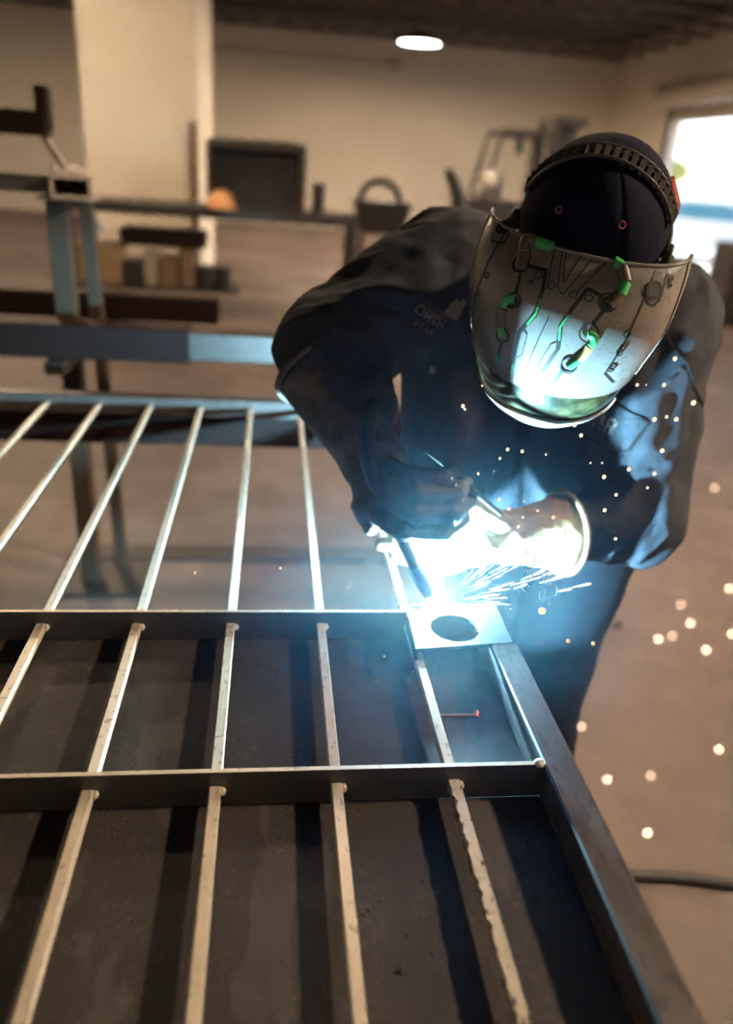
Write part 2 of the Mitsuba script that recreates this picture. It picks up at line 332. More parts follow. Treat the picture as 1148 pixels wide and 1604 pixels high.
for i, x in enumerate(BARX):
    burnt = i == len(BARX) - 1
    for a, b in ((YNEAR + .04, C1 - .003), (C1 + .003, C2 - .003), (C2 + .003, YFAR + .006)):
        k = put('bar', bar_mesh(x, a, b, burnt and a < .5), M['burnt' if burnt and a < .5 else 'bar'], gp,
                label='scorched square bar with an eaten flame-cut edge' if burnt and a < .5 else None)
        if b < 1.2:                                             # a blob of weld where the bar meets the flat bar
            w = trimesh.creation.icosphere(2, .0042); w.vertices *= [1, 1.2, 1.3]; w.vertices += meshkit.fbm(w.vertices * 400 + i, 2)[:, None] * .002
            put('weld_spatter', w.apply_translation([x + BW / 2 + .0005, b - .004, ZB - .007]), M['bar'], k, smooth=True)
for y, xr in ((C1, .3235), (C2, .3235)):
    k = put('cross_bar', B(-1.02, y - .003, ZT + .001, xr, y + .003, ZP - .0006, .0004), M['face'], gp)
    put('ground_edge', B(-1.02, y - .0031, ZP - .0007, xr, y + .0031, ZP, .0003), M['bar'], k, label='bright ground top edge')
w = trimesh.creation.icosphere(3, .006); w.vertices *= [1.1, 1, .9]
put('weld_blob', w.apply_translation([.318, C1, ZP - .001]), M['bar'], gp, smooth=True)
rail = put('side_rail', hollow((.343, YNEAR - .05, ZP - .0235), (.343, .906, ZP - .0235), .040, .047, .003), M['rail'], gp, smooth=35)
put('end_rail', hollow((-1.02, YFAR + .03, ZP - .025), (.36, YFAR + .03, ZP - .025), .05, .05, .003, (0, 1, 0)), M['rail'], gp, smooth=35)
put('end_rail', hollow((-1.02, YNEAR, ZP - .024), (.322, YNEAR, ZP - .024), .046, .046, .003, (0, 1, 0)), M['rail'], gp, smooth=35)
hl = m3.CrossSection([np.array([(.210, .891), (.355, .9065), (.358, 1.016), (.213, 1.006)])]) - m3.CrossSection.circle(.036, 64).translate((.277, .944))
g = hl.extrude(.006).translate((0, 0, ZP - .004)).to_mesh()
lk = put('lock_plate', trimesh.Trimesh(g.vert_properties[:, :3], g.tri_verts), M['lockplate'], gp, label='flat steel plate with a round hole')
for e in ((.211, .8925, .215), (.3235, .907, .3275)): put('plate_edge', B(e[0], e[1], ZT + .001, e[2], 1.0, ZP - .004), M['face'], lk)
wb = [trimesh.creation.icosphere(1, .0035).apply_translation([.222 + i * .005, 1.004 + .0015 * math.sin(i * 2.), ZP + .002]) for i in range(9)]
put('weld_bead', wb, M['bar'], gp)
strip_k = put('red_strip', B(.229, .8065, ZT + .0005, .285, .8085, ZT + .0028), M['face'], gp, label='short strip glowing dull red', emitter=dict(emit((.16, .045, .03)), sampling_weight=0.))  # thin strip given its own dull red emission
put('orange_tip', B(.2835, .8055, ZT + .0004, .286, .809, ZT + .008), M['face'], strip_k, label='glowing orange tip', emitter=dict(emit((1.1, .22, .08)), sampling_weight=0.))

ts = thing('trestle', 'dark steel trestle holding up the far end of the gate panel', 'trestle')
zt = ZP - .0505
put('top_beam', hollow((-1.3, 2.13, zt - .031), (.78, 2.13, zt - .031), .12, .06, .005, (0, 1, 0)), M['oxide'], ts)
for x in (-1.05, .68):
    for s in (-1, 1): put('leg', beam((x, 2.13 + .02 * s, zt - .06), (x + .0, 2.13 + .30 * s, 0), .045, .045, .003), M['oxide'], ts)
    put('brace', beam((x, 1.93, .33), (x, 2.33, .33), .03, .03, .002), M['oxide'], ts)

# ------------------------------------------------------------------ steel rack and stock behind the panel
rk = thing('stock_rack', 'galvanised double post stand rising behind the panel on the left', 'rack')
pa, pb = atz(112, 900, 0), None
PX, PY = -.655, 2.62
put('post', hollow((PX, PY, .0), (PX, PY, 1.335), .062, .062, .004), M['post'], rk)
put('post', hollow((PX + .095, PY + .10, .0), (PX + .06, PY + .10, 1.335), .042, .042, .004), M['post'], rk)
put('head_plate', B(PX - .05, PY - .05, 1.335, PX + .10, PY + .14, 1.345, .002), M['galv'], rk)
put('foot_plate', B(PX - .12, PY - .12, 0, PX + .2, PY + .145, .012, .003), M['dark'], rk)
put('shelf_arm', B(PX - .03, PY - .22, .845, PX + .03, PY - .031, .885, .003), M['dark'], rk)
put('shelf_arm', B(PX + .05, PY + .121, .875, PX + .11, PY + .50, .915, .003), M['dark'], rk)
one('rectangular_tube', hollow((-.585, 2.50, 1.378), (-.585 - .30, 2.50 + 1.25, 1.378), .115, .065, .011), M['galv'], 'open ended rectangular steel tube lying on top of the rack post', 'steel tube')
x0 = aty(-40, 470, 2.49)[0]
one('steel_beam', hollow((-1.9, 2.50, .937), (-.255, 2.50, .937), .105, .1, .005, (0, 1, 0)), M['oxide'], 'long dark red oxide steel tube in front of the rack post', 'steel beam')
one('steel_sleeve', hollow((-.32, 2.50, .937), (.10, 2.50, .937), .088, .088, .005, (0, 1, 0)), M['rail'], 'bare grey steel tube pushed into the end of the dark red tube', 'steel tube')
one('steel_channel', hollow((-2.3, 2.98, .96), (-.20, 2.98, .96), .09, .09, .006, (0, 1, 0)), M['oxide'], 'short dark steel channel lying across the back of the rack', 'steel channel')
u = thing('rack_arm', 'dark red rack arm with an upright end stop at the left edge', 'rack arm')
zz = aty(40, 192, 3.0)
put('arm', B(-2.6, 2.96, zz[2] - .038, aty(76, 190, 3.0)[0], 3.04, zz[2] + .038, .004), M['oxide'], u)
xe = aty(76, 190, 3.0)[0]
put('end_stop', B(xe - .035, 2.97, zz[2] - .02, xe + .012, 3.03, zz[2] + .115, .008), M['oxide'], u)
put('column', B(-2.6, 2.95, 0, -2.5, 3.05, zz[2] + .3, .004), M['oxide'], u)
put('tie_rod', beam((xe - .02, 3.0, zz[2] - .03), (xe + .10, 3.25, 1.2), .02, .02), M['galv'], u)
one('grey_tube', hollow((-2.6, 2.70, 1.372), (-.655, 2.70, 1.372), .05, .05, .004, (0, 1, 0)), M['rail'], 'thin grey steel tube running left from the rack head', 'steel tube')
for i, (x, y, w, d, h, a) in enumerate([(-1.55, 2.75, .5, .35, .30, .2), (-1.15, 2.35, .32, .3, .22, -.3), (-1.7, 3.5, .5, .5, .55, .1), (-1.05, 1.75, .4, .3, .16, .5)]):
    k = thing('scrap_bin', ['dark open scrap bin on the floor left of the rack', 'small dark scrap bin on the floor under the bars', 'tall dark bin standing behind the rack arm', 'low dark tray on the floor under the panel'][i], 'bin', 'scrap bins on the floor at left')
    o = m3.CrossSection.square((w, d), True); g = (o.extrude(h, scale_top=(1.12, 1.12)) - o.offset(-.012).extrude(h, scale_top=(1.12, 1.12)).translate((0, 0, .012))).rotate((0, 0, math.degrees(a))).translate((x, y, 0)).to_mesh()
    put('shell', trimesh.Trimesh(g.vert_properties[:, :3], g.tri_verts), M['oxide' if i % 2 else 'dark'], k)
    rim = o.scale((1.13, 1.13)).offset(.008) - o.scale((1.11, 1.11)); g = rim.extrude(.015).rotate((0, 0, math.degrees(a))).translate((x, y, h - .012)).to_mesh()
    put('rim', trimesh.Trimesh(g.vert_properties[:, :3], g.tri_verts), M['rail'], k)
one('shadow_strip', B(-.78, 2.78, 0, .95, 2.90, .012, .002), M['dark'], 'dark flat strip laid as a beam shadow on the floor beyond the panel', 'shadow strip')  # dark strip laid where only the shadow of a beam falls
one('cable', tube(curve([(.45, 1.30, .012), (.86, 1.215, .012), (1.0, 1.20, .012), (1.15, 1.17, .012), (1.6, 1.25, .012), (2.6, .8, .012)], 60), .012, 10), M['rubber'], 'thick black cable running along the floor on the right', 'cable', smooth=True)

# ------------------------------------------------------------------ the far workbench and what stands on it
ZBN = .92; by = 7.9
def px(x, y=by): return aty(x, 330, y)[0]
wbk = thing('workbench', 'long dark steel workbench standing before the white partition', 'workbench')
bz = aty(450, 334, by)[2]
put('bench_top', B(px(100), by, bz - .09, px(562), by + .75, bz, .006), M['dark'], wbk)
for x in (px(108), px(557)):
    for y in (by + .05, by + .68): put('leg', B(x - .03, y - .03, 0, x + .03, y + .03, bz - .09, .004), M['dark'], wbk)
put('shelf', B(px(108), by + .06, .22, px(372), by + .68, .248), M['dark'], wbk)
lr = thing('louvred_cabinet', 'dark louvred metal cabinet standing on the far workbench', 'cabinet')
cx0, cx1, cz1 = px(321), px(478), aty(400, 224, by + .45)[2]
put('back', B(cx0, by + .60, bz, cx1, by + .64, cz1, .004), M['dark'], lr)
for a, b, c, d in ((cx0, bz, cx0 + .05, cz1), (cx1 - .06, bz, cx1, cz1), (cx0, cz1 - .06, cx1, cz1)): put('frame', B(a, by + .26, b, c, by + .60, d, .006), M['joist'], lr)
for i in range(8):
    z = bz + .04 + i * .078
    put('slat', beam((cx0 + .05, by + .34, z), (cx1 - .06, by + .34, z), .012, .06, .002, (0, .7, 1)), M['dark'], lr)
hx = (px(320) + px(369)) / 2
k = thing('hard_hat', 'orange tan hard hat lying on the near edge of the far workbench', 'hard hat')
m = trimesh.creation.icosphere(4, 1.0); v = m.vertices; v[:, 2] = np.maximum(v[:, 2], -.1); m.vertices = v * [.135, .16, .15]
put('shell', m.apply_translation([hx, by + .08, bz + .016]), M['orange'], k, smooth=True)
put('brim', trimesh.creation.cylinder(.165, .012, sections=32).apply_transform(np.diag([.95, 1.12, 1, 1])).apply_translation([hx, by + .085, bz + .006]), M['orange'], k)
one('canister', lathe([(0, 0), (.055, 0), (.055, .22), (.062, .222), (.062, .262), (.02, .27), (0, .27)], 24, o=(px(501), by + .35, bz)), M['dark'], 'small black lidded canister on the workbench right of the cabinet', 'canister')
k = thing('tool_tote', 'dark open tool box with an arched carrying handle by the bench end', 'tool box')
tx0, tx1 = px(556, 8.3), px(640, 8.3); tz = aty(600, 345, 8.3)[2]
for q in ((tx0 + .09, 8.24), (tx1 - .1, 8.24), (tx0 + .09, 8.46), (tx1 - .1, 8.46)): put('leg', B(q[0] - .012, q[1] - .012, 0, q[0] + .012, q[1] + .012, tz - .11), M['dark'], k)
put('tray', hull([(tx0, 8.1, tz + .17), (tx1, 8.1, tz + .17), (tx0, 8.6, tz + .17), (tx1, 8.6, tz + .17), (tx0 + .07, 8.2, tz - .12), (tx1 - .08, 8.2, tz - .12), (tx0 + .07, 8.5, tz - .12), (tx1 - .08, 8.5, tz - .12)]), M['dark'], k)
put('handle', tube(curve([(tx0 + .06, 8.35, tz + .16), (tx0 + .1, 8.35, tz + .30), ((tx0 + tx1) / 2, 8.35, tz + .36), (tx1 - .14, 8.35, tz + .29), (tx1 - .1, 8.35, tz + .16)], 24), .03, 10), M['dark'], k, smooth=True)
gx, gz = px(702, 9.), aty(702, 268, 9.)[2]
k = thing('bench_arm', 'dark bent machine arm rising behind the shoulder of the welder', 'machine')
put('base', B(gx - .05, 8.8, 0, gx + .25, 9.2, gz - .55, .02), M['dark'], k)
put('arm', tube(curve([(gx + .10, 9, gz - .55), (gx + .09, 9, gz - .25), (gx + .02, 9, gz - .10), (gx - .05, 9, gz)], 20), np.linspace(.10, .045, 20), 10), M['dark'], k, smooth=True)
k = thing('upright_angle', 'narrow brown steel upright leaning at the partition corner', 'steel upright')
put('web', B(px(300, 9.8), 9.78, 0, px(311, 9.8), 9.81, aty(304, 192, 9.8)[2], .002), M['wood'], k); put('flange', B(px(300, 9.8), 9.81, 0, px(300, 9.8) + .02, 9.88, aty(304, 192, 9.8)[2], .002), M['wood'], k)
for i, (x, w, h, z0, mm, lb) in enumerate([(140, .46, .36, .25, 'card', 'tan cardboard box under the left end of the workbench'), (199, .17, .22, .25, 'dark', 'dark low box beside the cardboard box under the workbench'), (228, .12, .30, .25, 'galv', 'pale upright container under the workbench'),
                                          (257, .17, .26, .25, 'wood', 'brown box under the middle of the workbench'), (288, .13, .36, .25, 'wood', 'tall brown box under the workbench next to the black pots'), (250, .8, .14, .63, 'oxide', 'dark red drawer box slung right under the bench top')]):
    k = thing('storage_box', lb, 'box', 'boxes stowed under the far workbench'); c = px(x); m_ = M[mm]
    put('carton', B(c - w / 2, by + .12, z0, c + w / 2, by + .5, z0 + h, .008), m_, k); put('lid', B(c - w / 2 - .006, by + .114, z0 + h - .05, c + w / 2 + .006, by + .506, z0 + h + .004, .004), m_, k)
for i, x in enumerate((315, 345)):
    one('paint_pot', lathe([(0, 0), (.085, 0), (.085, .19), (.09, .195), (.09, .21), (.07, .212), (0, .205)], 24, o=(px(x), by + .2, .25)), M['black'], ['black pot on the bench shelf by the tall brown box', 'black pot at the right end of the bench shelf'][i], 'pot', 'black pots on the bench shelf')

# forklift
fy = 14.2
def fx(x): return aty(x, 250, fy)[0]
def fz(x, y): return aty(x, y, fy)[2]
fk = thing('forklift', 'dark forklift parked at the far end beside the doorway', 'forklift')
X0, X1, XM = fx(752), fx(842), fx(846)
put('body', hull([(X0 - .1, fy - .5, .45), (X0 - .15, fy + .5, .45), (X0 - .05, fy - .5, 1.15), (X0 - .05, fy + .5, 1.15), (X1, fy - .5, .45), (X1, fy + .5, .45), (X1, fy - .5, .85), (X1, fy + .5, .85)]), M['dark'], fk)
put('counterweight', B(X0 - .3, fy - .48, .35, X0 + .35, fy + .48, 1.15, .08), M['dark'], fk)
zr = fz(800, 209)
put('overhead_guard', [B(X0 + .2, fy - .5, zr - .05, X1 + .05, fy - .42, zr + .05, .01), B(X0 + .2, fy + .42, zr - .05, X1 + .05, fy + .5, zr + .05, .01)] + [B(X0 + .25 + i * .14, fy - .45, zr - .02, X0 + .29 + i * .14, fy + .45, zr + .03) for i in range(6)], M['dark'], fk)
for s in (-.46, .46):
    put('guard_post', beam((X0, fy + s, 1.1), (X0 + .22, fy + s, zr), .08, .06, .01), M['dark'], fk); put('guard_post', beam((X1 - .02, fy + s, .85), (X1 + .02, fy + s, zr), .07, .05, .01), M['dark'], fk)
sx = fx(803)
put('seat', [B(sx - .25, fy - .25, .85, sx + .22, fy + .25, 1.05, .05), B(sx - .32, fy - .24, 1.0, sx - .18, fy + .24, 1.5, .05)], M['black'], fk)
put('steering_column', tube([(sx + .5, fy, .85), (sx + .3, fy, 1.35)], .04, 8), M['dark'], fk)
hd = put('mirror', B(fx(795), fy - .44, zr - .32, fx(806), fy - .36, zr, .02), M['black'], fk)
zm = fz(880, 186)
for s in (-.36, .36): put('mast_channel', B(XM, fy + s - .06, .05, XM + .14, fy + s + .06, zm, .01), M['dark'], fk)
for s in (-.24, .24): put('mast_channel', B(XM + .35, fy + s - .05, .1, XM + .5, fy + s + .05, zm - .04, .01), M['dark'], fk)
put('mast_tie', B(XM, fy - .42, zm - .12, XM + .6, fy + .42, zm, .01), M['dark'], fk); put('carriage', B(XM + .5, fy - .5, .3, XM + .6, fy + .5, .9, .01), M['dark'], fk)
for s in (-.3, .3): put('fork', B(XM + .6, fy + s - .06, .08, XM + 1.7, fy + s + .06, .12, .01), M['dark'], fk)
for x in (X0 + .15, X1 - .1):
    for s in (-.45, .45): put('wheel', lathe([(0, -.11), (.2, -.11), (.28, -.08), (.28, .08), (.2, .11), (0, .11)], 24, (0, 1, 0), (x, fy + s, .28)), M['rubber'], fk)
put('work_lamp', trimesh.creation.icosphere(3, .13).apply_transform(np.diag([1, .5, 1, 1])).apply_translation([fx(761), fy - .52, fz(761, 279)]), M['white'], fk, smooth=True)
# dark slatted container by the doorway
k = thing('slatted_container', 'dark slatted container standing at the right edge by the doorway', 'container')
q0, q1 = aty(1150, 400, 9.0)[0], 7.2
put('core', B(q0 + .03, 9.03, 0, q1, 9.5, .93), M['dark'], k)
for i in range(9):
    x = q0 + (q1 - q0) * i / 9; put('slat', B(x, 8.98, .05, x + (q1 - q0) / 9 - .03, 9.03, .95, .006), M['dark'], k)
# ------------------------------------------------------------------ the welder
pr = thing('person', 'person in a dark jacket and helmet bending over the gate panel and welding', 'person')
FD = unit([-.69, -.73, 0.]); SD = np.array([.73, -.69, 0.])       # the way they face; their left
shR, elR, wrR = at(700, 425, 1.385), at(520, 545, 1.315), at(592, 728, 1.225)
shL, elL, wrL = at(1024, 505, 1.42), at(985, 808, 1.40), at(893, 835, 1.355)
mid = (shR + shL) / 2 - FD * .03
neck = mid + np.array([0, 0, .05]) + FD * .05
hip = np.array([.615, 1.475, .93]); hR, hL = hip - SD * .10, hip + SD * .10
kR, kL = np.array([.47, 1.43, .50]), np.array([.595, 1.30, .50]); aR, aL = np.array([.56, 1.58, .09]), np.array([.70, 1.44, .09])
# helmet and head frame: local x their right, y out of the face, z up through the crown
HX, HY, HZ = unit([-.8896, .4356, .1375]), unit([-.4300, -.6972, -.5736]), unit([-.1540, -.5694, .8075])
HR = np.array([HX, HY, HZ]).T; HT = np.array([.4303, 1.1276, 1.2956])
def hl_(p): return np.asarray(p, float) @ HR.T + HT
hc = hl_((0, -.103, .106))
# body, one surface (all but covered by the clothes)
def body_f(p):
    d = ell(p, hc, HR, (.072, .092, .100))
    d = smin(d, ell(p, hl_((0, -.050, .035)), HR, (.052, .055, .072)), .03)
    d = smin(d, ell(p, hl_((0, .002, .06)), HR, (.012, .018, .022)), .012)
    for s in (-1, 1):
        d = smin(d, ell(p, hl_((.074 * s, -.103, .075)), HR, (.010, .020, .032)), .006)
        d = np.maximum(d, -(np.linalg.norm(p - hl_((.030 * s, -.012, .09)), axis=1) - .010))
    L = [(hl_((0, -.115, .05)), neck - FD * .03, .056, .062), (neck - FD * .06, hip - FD * .03, .07, .09), (shR, shL, .075, .075), (hR, hL, .09, .09)]
    for a, b, c in ((shR, elR, wrR), (shL, elL, wrL)): L += [(a, b, .055, .045), (b, c, .044, .032)]
    for a, b, c in ((hR, kR, aR), (hL, kL, aL)): L += [(a, b, .078, .055), (b, c, .055, .038), (c, c + FD * .15 - [0, 0, .05], .038, .025)]
    for a, b, ra, rb in L: d = smin(d, cone(p, a, b, ra, rb)[0], .03)
    return d
put('body', nets(body_f, (-.02, .80, .0), (.95, 1.80, 1.62), .011), M['skin'], pr, smooth=True)
def jacket_f(p):
    waist = hip + [0, 0, .10]
    t0 = smin(cone(p, shR * .78 + shL * .22 - [0, 0, .03], waist - SD * .13 - FD * .02, .11, .125)[0], cone(p, shL * .78 + shR * .22 - [0, 0, .03], waist + SD * .07, .105, .125)[0], .07)
    t0 = smin(t0, cone(p, shR - FD * .01, shL - FD * .01, .085, .085)[0], .05)
    t0 = smin(t0, cone(p, neck - FD * .04, mid, .085, .11)[0], .05)
    t0 = smin(t0, cone(p, at(702, 470, 1.43), at(722, 770, 1.54), .085, .12)[0], .05)
    t0 = smin(t0, cone(p, waist, hip - [0, 0, .08], .15, .155)[0], .06)
    t0 = t0 - .009 * folds(p, hip, neck, 4.5, 2.6, 3)
    r1, _ = cone(p, shR, elR, .094, .082); r1 -= .020 * folds(p, shR, elR, 11, .9, 11)
    r2, _ = cone(p, elR, elR * .5 + wrR * .5, .078, .060); r2 -= .014 * folds(p, elR, wrR, 16, .9, 12)
    l1, _ = cone(p, shL, elL, .104, .082); l1 -= .017 * folds(p, shL, elL, 9, 1.1, 23)
    l2, _ = cone(p, elL, wrL, .078, .044); l2 -= .009 * folds(p, elL, wrL, 15, .9, 24)
    arms = np.minimum(smin(r1, r2, .03), smin(l1, l2, .03))
    d = smin(t0, arms, .035)
    return d - .0035 * (meshkit.fbm(p * 16, 3, 5) - .5) * 2
jm = nets(jacket_f, (-.04, .78, .78), (.92, 1.74, 1.52), .0062)
import scipy.sparse as sp
_e = jm.edges_unique; _n = len(jm.vertices); _A = sp.coo_matrix((np.ones(2 * len(_e)), (np.r_[_e[:, 0], _e[:, 1]], np.r_[_e[:, 1], _e[:, 0]])), (_n, _n)).tocsr()
_D = np.maximum(np.asarray(_A.sum(1)).ravel(), 1)[:, None]; _v = np.array(jm.vertices)
for _l in (.5, -.4, .5, -.4): _v = _v + np.clip(_l * (_A @ _v / _D - _v), -.003, .003)
jm.vertices = _v
jk = put('jacket', jm, M['cloth'], pr, smooth=True)
jn = jm.vertex_normals; jv = jm.vertices
from scipy.spatial import cKDTree
def drape(mesh2, O, ux, uy, off=.0015, thick=.0015):
    """lays a flat mesh (x, y, z = thickness) on the jacket"""
    n = np.cross(ux, uy); ok = (jn @ n > .15) & (np.linalg.norm(jv - O, axis=1) < .22) & (np.abs((jv - O) @ n) < .05)
    q = (jv[ok] - O); tr = cKDTree(np.stack([q @ ux, q @ uy], 1)); hgt = q @ n
    v = mesh2.vertices; d, i = tr.query(v[:, :2], 6); w = 1 / (d + .002); top = hgt[i].max(1)
    h = (hgt[i] * w).sum(1) / w.sum(1); h = np.maximum(h, top - .006)
    zz = (v[:, 2] > v[:, 2].mean()) * thick
    out = mesh2.copy(); out.vertices = O + v[:, :1] * ux + v[:, 1:2] * uy + (h + off + zz)[:, None] * n; return out
def onbody(x, y, tilt, facing=None):
    """a frame on the jacket where the ray of pixel x, y meets it; tilt: how far the baseline dips to the right, degrees"""
    d = unit(at(x, y, 1.) - EYE); q = jv - EYE; t = q @ d; r = np.linalg.norm(q - t[:, None] * d, axis=1)
    c = np.argwhere(r < max(.012, r.min() * 1.05))[:, 0]; i = c[np.argmin(t[c])]
    n = unit(jn[np.linalg.norm(jv - jv[i], axis=1) < .05].mean(0))
    a = math.radians(tilt); right = R_ @ [math.cos(a), math.sin(a), 0]
    ux = unit(right - n * (right @ n)); return jv[i], ux, np.cross(n, ux)
def dense(poly, thick=.002, h=.006):
    import shapely
    m = trimesh.creation.extrude_polygon(poly, thick, engine='earcut'); return m.subdivide_to_size(h)
import shapely
O, ux, uy = onbody(690, 497, 32)
k = put('logo_patch', drape(dense(shapely.Polygon([(-.032, .007), (.05, .007), (.05, .0125), (-.032, .0125)])), O, ux, uy, .001), M['black'], jk)
tm = meshkit.text_mesh('ORTH', .016, .002, True); tm.apply_translation([-.034, -.012, 0]); put('lettering', drape(tm, O, ux, uy), M['thread'], jk, kind='stuff')
tm = meshkit.text_mesh('S T A R', .0085, .002, True); tm.apply_translation([-.022, -.028, 0]); put('lettering', drape(tm, O, ux, uy), M['thread'], jk, kind='stuff')
put('logo_wedge', drape(dense(shapely.Polygon([(.012, .014), (.026, .045), (.034, .040), (.036, .05), (.046, .05), (.046, .014)])), O, ux, uy), M['thread'], jk)
O, ux, uy = onbody(938, 662, 24)
tm = meshkit.text_mesh('STAR', .027, .002, True); tm.apply_translation([-.072, -.010, 0]); put('lettering', drape(tm, O, ux, uy, .002), M['patch'], jk, kind='stuff')
put('pocket_flap', drape(dense(shapely.Polygon([(-.10, -.026), (-.10, .035), (.055, .035), (.055, -.016), (.04, -.026)]).buffer(.004), .003), O, ux, uy, .001, .0025), M['cloth'], jk)
put('pocket_seam', drape(dense(shapely.LineString([(-.10, -.034), (.045, -.034), (.062, -.018), (.06, .036)]).buffer(.0017), .002, .004), O, ux, uy, .0005, .002), M['black'], jk)
put('button', drape(dense(shapely.Point(.034, -.046).buffer(.006), .002, .003), O, ux, uy, .001, .003), M['black'], jk)
O, ux, uy = onbody(670, 583, 15); put('button', drape(dense(shapely.Point(0, 0).buffer(.006), .002, .003), O, ux, uy, .001, .003), M['galv'], jk)
O, ux, uy = onbody(1050, 560, 55)
put('yoke_seam', drape(dense(shapely.LineString([(-.07, .02), (.10, .02)]).buffer(.0015), .002, .004), O, ux, uy, .0005, .002), M['black'], jk)
# collar standing round the neck
cp = [neck + FD * (.085 * math.cos(a)) + SD * (.095 * math.sin(a)) + np.array([0, 0, .035 - .03 * math.cos(a)]) for a in np.linspace(.5, 2 * PI - .5, 40)]
put('collar', tube(cp, .018, 10), M['cloth'], pr, smooth=True)
def trouser_f(p):
    d = cone(p, hR, hL, .12, .12)[0]
    for a, b, c, s in ((hR, kR, aR, 1), (hL, kL, aL, 2)):
        e = smin(cone(p, a, b, .108, .080)[0], cone(p, b, c, .080, .066)[0], .03); d = smin(d, e - .008 * folds(p, a, c, 9, .8, 40 + s), .03)
    return d
tr_ = nets(trouser_f, (.30, 1.10, .045), (.95, 1.78, 1.06), .009); put('trousers', tr_, M['trouser'], pr, smooth=True)
for a in (aR, aL):
    def boot_f(p, a=a):
        d = cone(p, a + [0, 0, .06], a - [0, 0, .03], .052, .05)[0]; d = smin(d, cone(p, a - [0, 0, .045], a + FD * .15 - [0, 0, .052], .045, .042)[0], .03)
        return np.maximum(d, .012 - p[:, 2])
    b = put('boot', nets(boot_f, a - [.14, .26, .1], a + [.12, .12, .13], .007), M['black'], pr, smooth=True)
    so = m3.CrossSection.circle(.052, 24).translate((-.02, 0)); so2 = m3.CrossSection.circle(.048, 24).translate((.155, 0)); g = m3.CrossSection.batch_hull([so, so2]).extrude(.016).to_mesh()
    m = trimesh.Trimesh(g.vert_properties[:, :3], g.tri_verts); F4 = np.eye(4); F4[:3, 0] = FD; F4[:3, 1] = np.cross([0, 0, 1], FD); F4[:3, 3] = [a[0], a[1], 0]; put('sole', m.apply_transform(F4), M['rubber'], b)
# gloves
def glove(segs, palm, k, seed, fa=.0035):
    def f(p):
        d = None
        for a, b, ra, rb in palm:
            e = cone(p, a, b, ra, rb)[0]; d = e if d is None else smin(d, e, .022)
        for chain in segs:
            c = None
            for (a, ra), (b, rb) in zip(chain[:-1], chain[1:]):
                e = cone(p, a, b, ra, rb)[0]; c = e if c is None else smin(c, e, .006)
            d = smin(d, c, .006)
        a, b = palm[0][0], palm[0][1]; u_ = unit(b - a)
        return np.maximum(d - fa * (meshkit.fbm(p * 42, 3, seed) - .5) * 2, -((p - a) @ u_) - .014)
    return f
def ch(*pts): return [(at(x, y, d), r) for x, y, d, r in pts]
g0, g1 = at(506, 590, 1.29), at(588, 728, 1.228)
palmR = [(g0, g1, .072, .048), (g1, at(606, 775, 1.200), .046, .040), (at(598, 730, 1.200), at(590, 795, 1.195), .032, .032), (at(606, 775, 1.205), np.array([.240, 1.080, .998]), .034, .030), (np.array([.225, 1.075, .998]), np.array([.262, 1.088, 1.006]), .026, .026)]  # trailing lobes added behind the fist to keep arc light off the jacket
segR = [ch((575, 796, 1.185, .0165), (632, 832, 1.138, .0145), (692, 836, 1.142, .0135), (726, 812, 1.175, .0115)),
        ch((585, 772, 1.180, .0165), (650, 804, 1.128, .0150), (708, 806, 1.138, .0140), (736, 784, 1.175, .0120)),
        ch((594, 748, 1.180, .0160), (655, 775, 1.128, .0145), (710, 777, 1.140, .0135), (730, 757, 1.175, .0115)),
        ch((600, 724, 1.180, .0150), (652, 746, 1.135, .0130), (696, 748, 1.147, .0120), (713, 733, 1.175, .0105)),
        ch((572, 742, 1.220, .0180), (566, 792, 1.200, .0150), (580, 826, 1.185, .0125))]
fR = glove(segR, palmR, .02, 61)
gR = put('glove', nets(fR, at(600, 700, 1.22) - [.19, .16, .19], at(600, 700, 1.22) + [.19, .22, .23], .0042), M['leather'], pr, smooth=True, label='dark scuffed leather welding gauntlet gripping the torch')
rim = [g0 + frame(g1 - g0) @ [.077 * math.cos(a), .077 * math.sin(a), -.012] for a in np.linspace(0, 2 * PI, 40)]
put('cuff_binding', tube(rim, .006, 8), M['leather'], gR, smooth=True)
h0, h1 = at(872, 836, 1.335), at(800, 842, 1.30)
palmL = [(h0, h1, .066, .042), (h1, at(752, 844, 1.265), .042, .032), (at(745, 828, 1.255), at(748, 866, 1.26), .023, .023)]
segL = [ch((742, 815, 1.234, .0160), (694, 812, 1.234, .0140), (655, 828, 1.244, .0130), (622, 842, 1.254, .0110)),
        ch((736, 834, 1.237, .0165), (682, 842, 1.241, .0145), (638, 855, 1.254, .0135), (598, 853, 1.264, .0115)),
        ch((736, 854, 1.241, .0160), (688, 868, 1.247, .0140), (650, 876, 1.254, .0130), (618, 873, 1.259, .0110)),
        ch((744, 872, 1.247, .0145), (704, 887, 1.251, .0125), (674, 892, 1.256, .0115), (650, 888, 1.259, .0100)),
        ch((785, 818, 1.235, .0190), (742, 792, 1.215, .0165), (700, 778, 1.205, .0150), (668, 775, 1.205, .0130))]  # thumb lengthened behind the other fist to block arc light
fL = glove(segL, palmL, .02, 71)
gL = put('glove', nets(fL, at(745, 835, 1.25) - [.19, .15, .14], at(745, 835, 1.25) + [.19, .17, .15], .0042), M['tan'], pr, smooth=True, label='tan leather welding gauntlet steadying the torch close to the arc')
rim = [h0 + frame(h1 - h0) @ [.071 * math.cos(a), .071 * math.sin(a), -.010] for a in np.linspace(0, 2 * PI, 40)]
put('cuff_binding', tube(rim, .0055, 8), M['tan'], gL, smooth=True)
fl = tube(curve([at(660, 704, 1.17), at(695, 728, 1.165), at(735, 762, 1.165), at(785, 806, 1.175)], 24), np.interp(np.linspace(0, 1, 24), [0, .5, 1], [.001, .0055, .004]), 8)
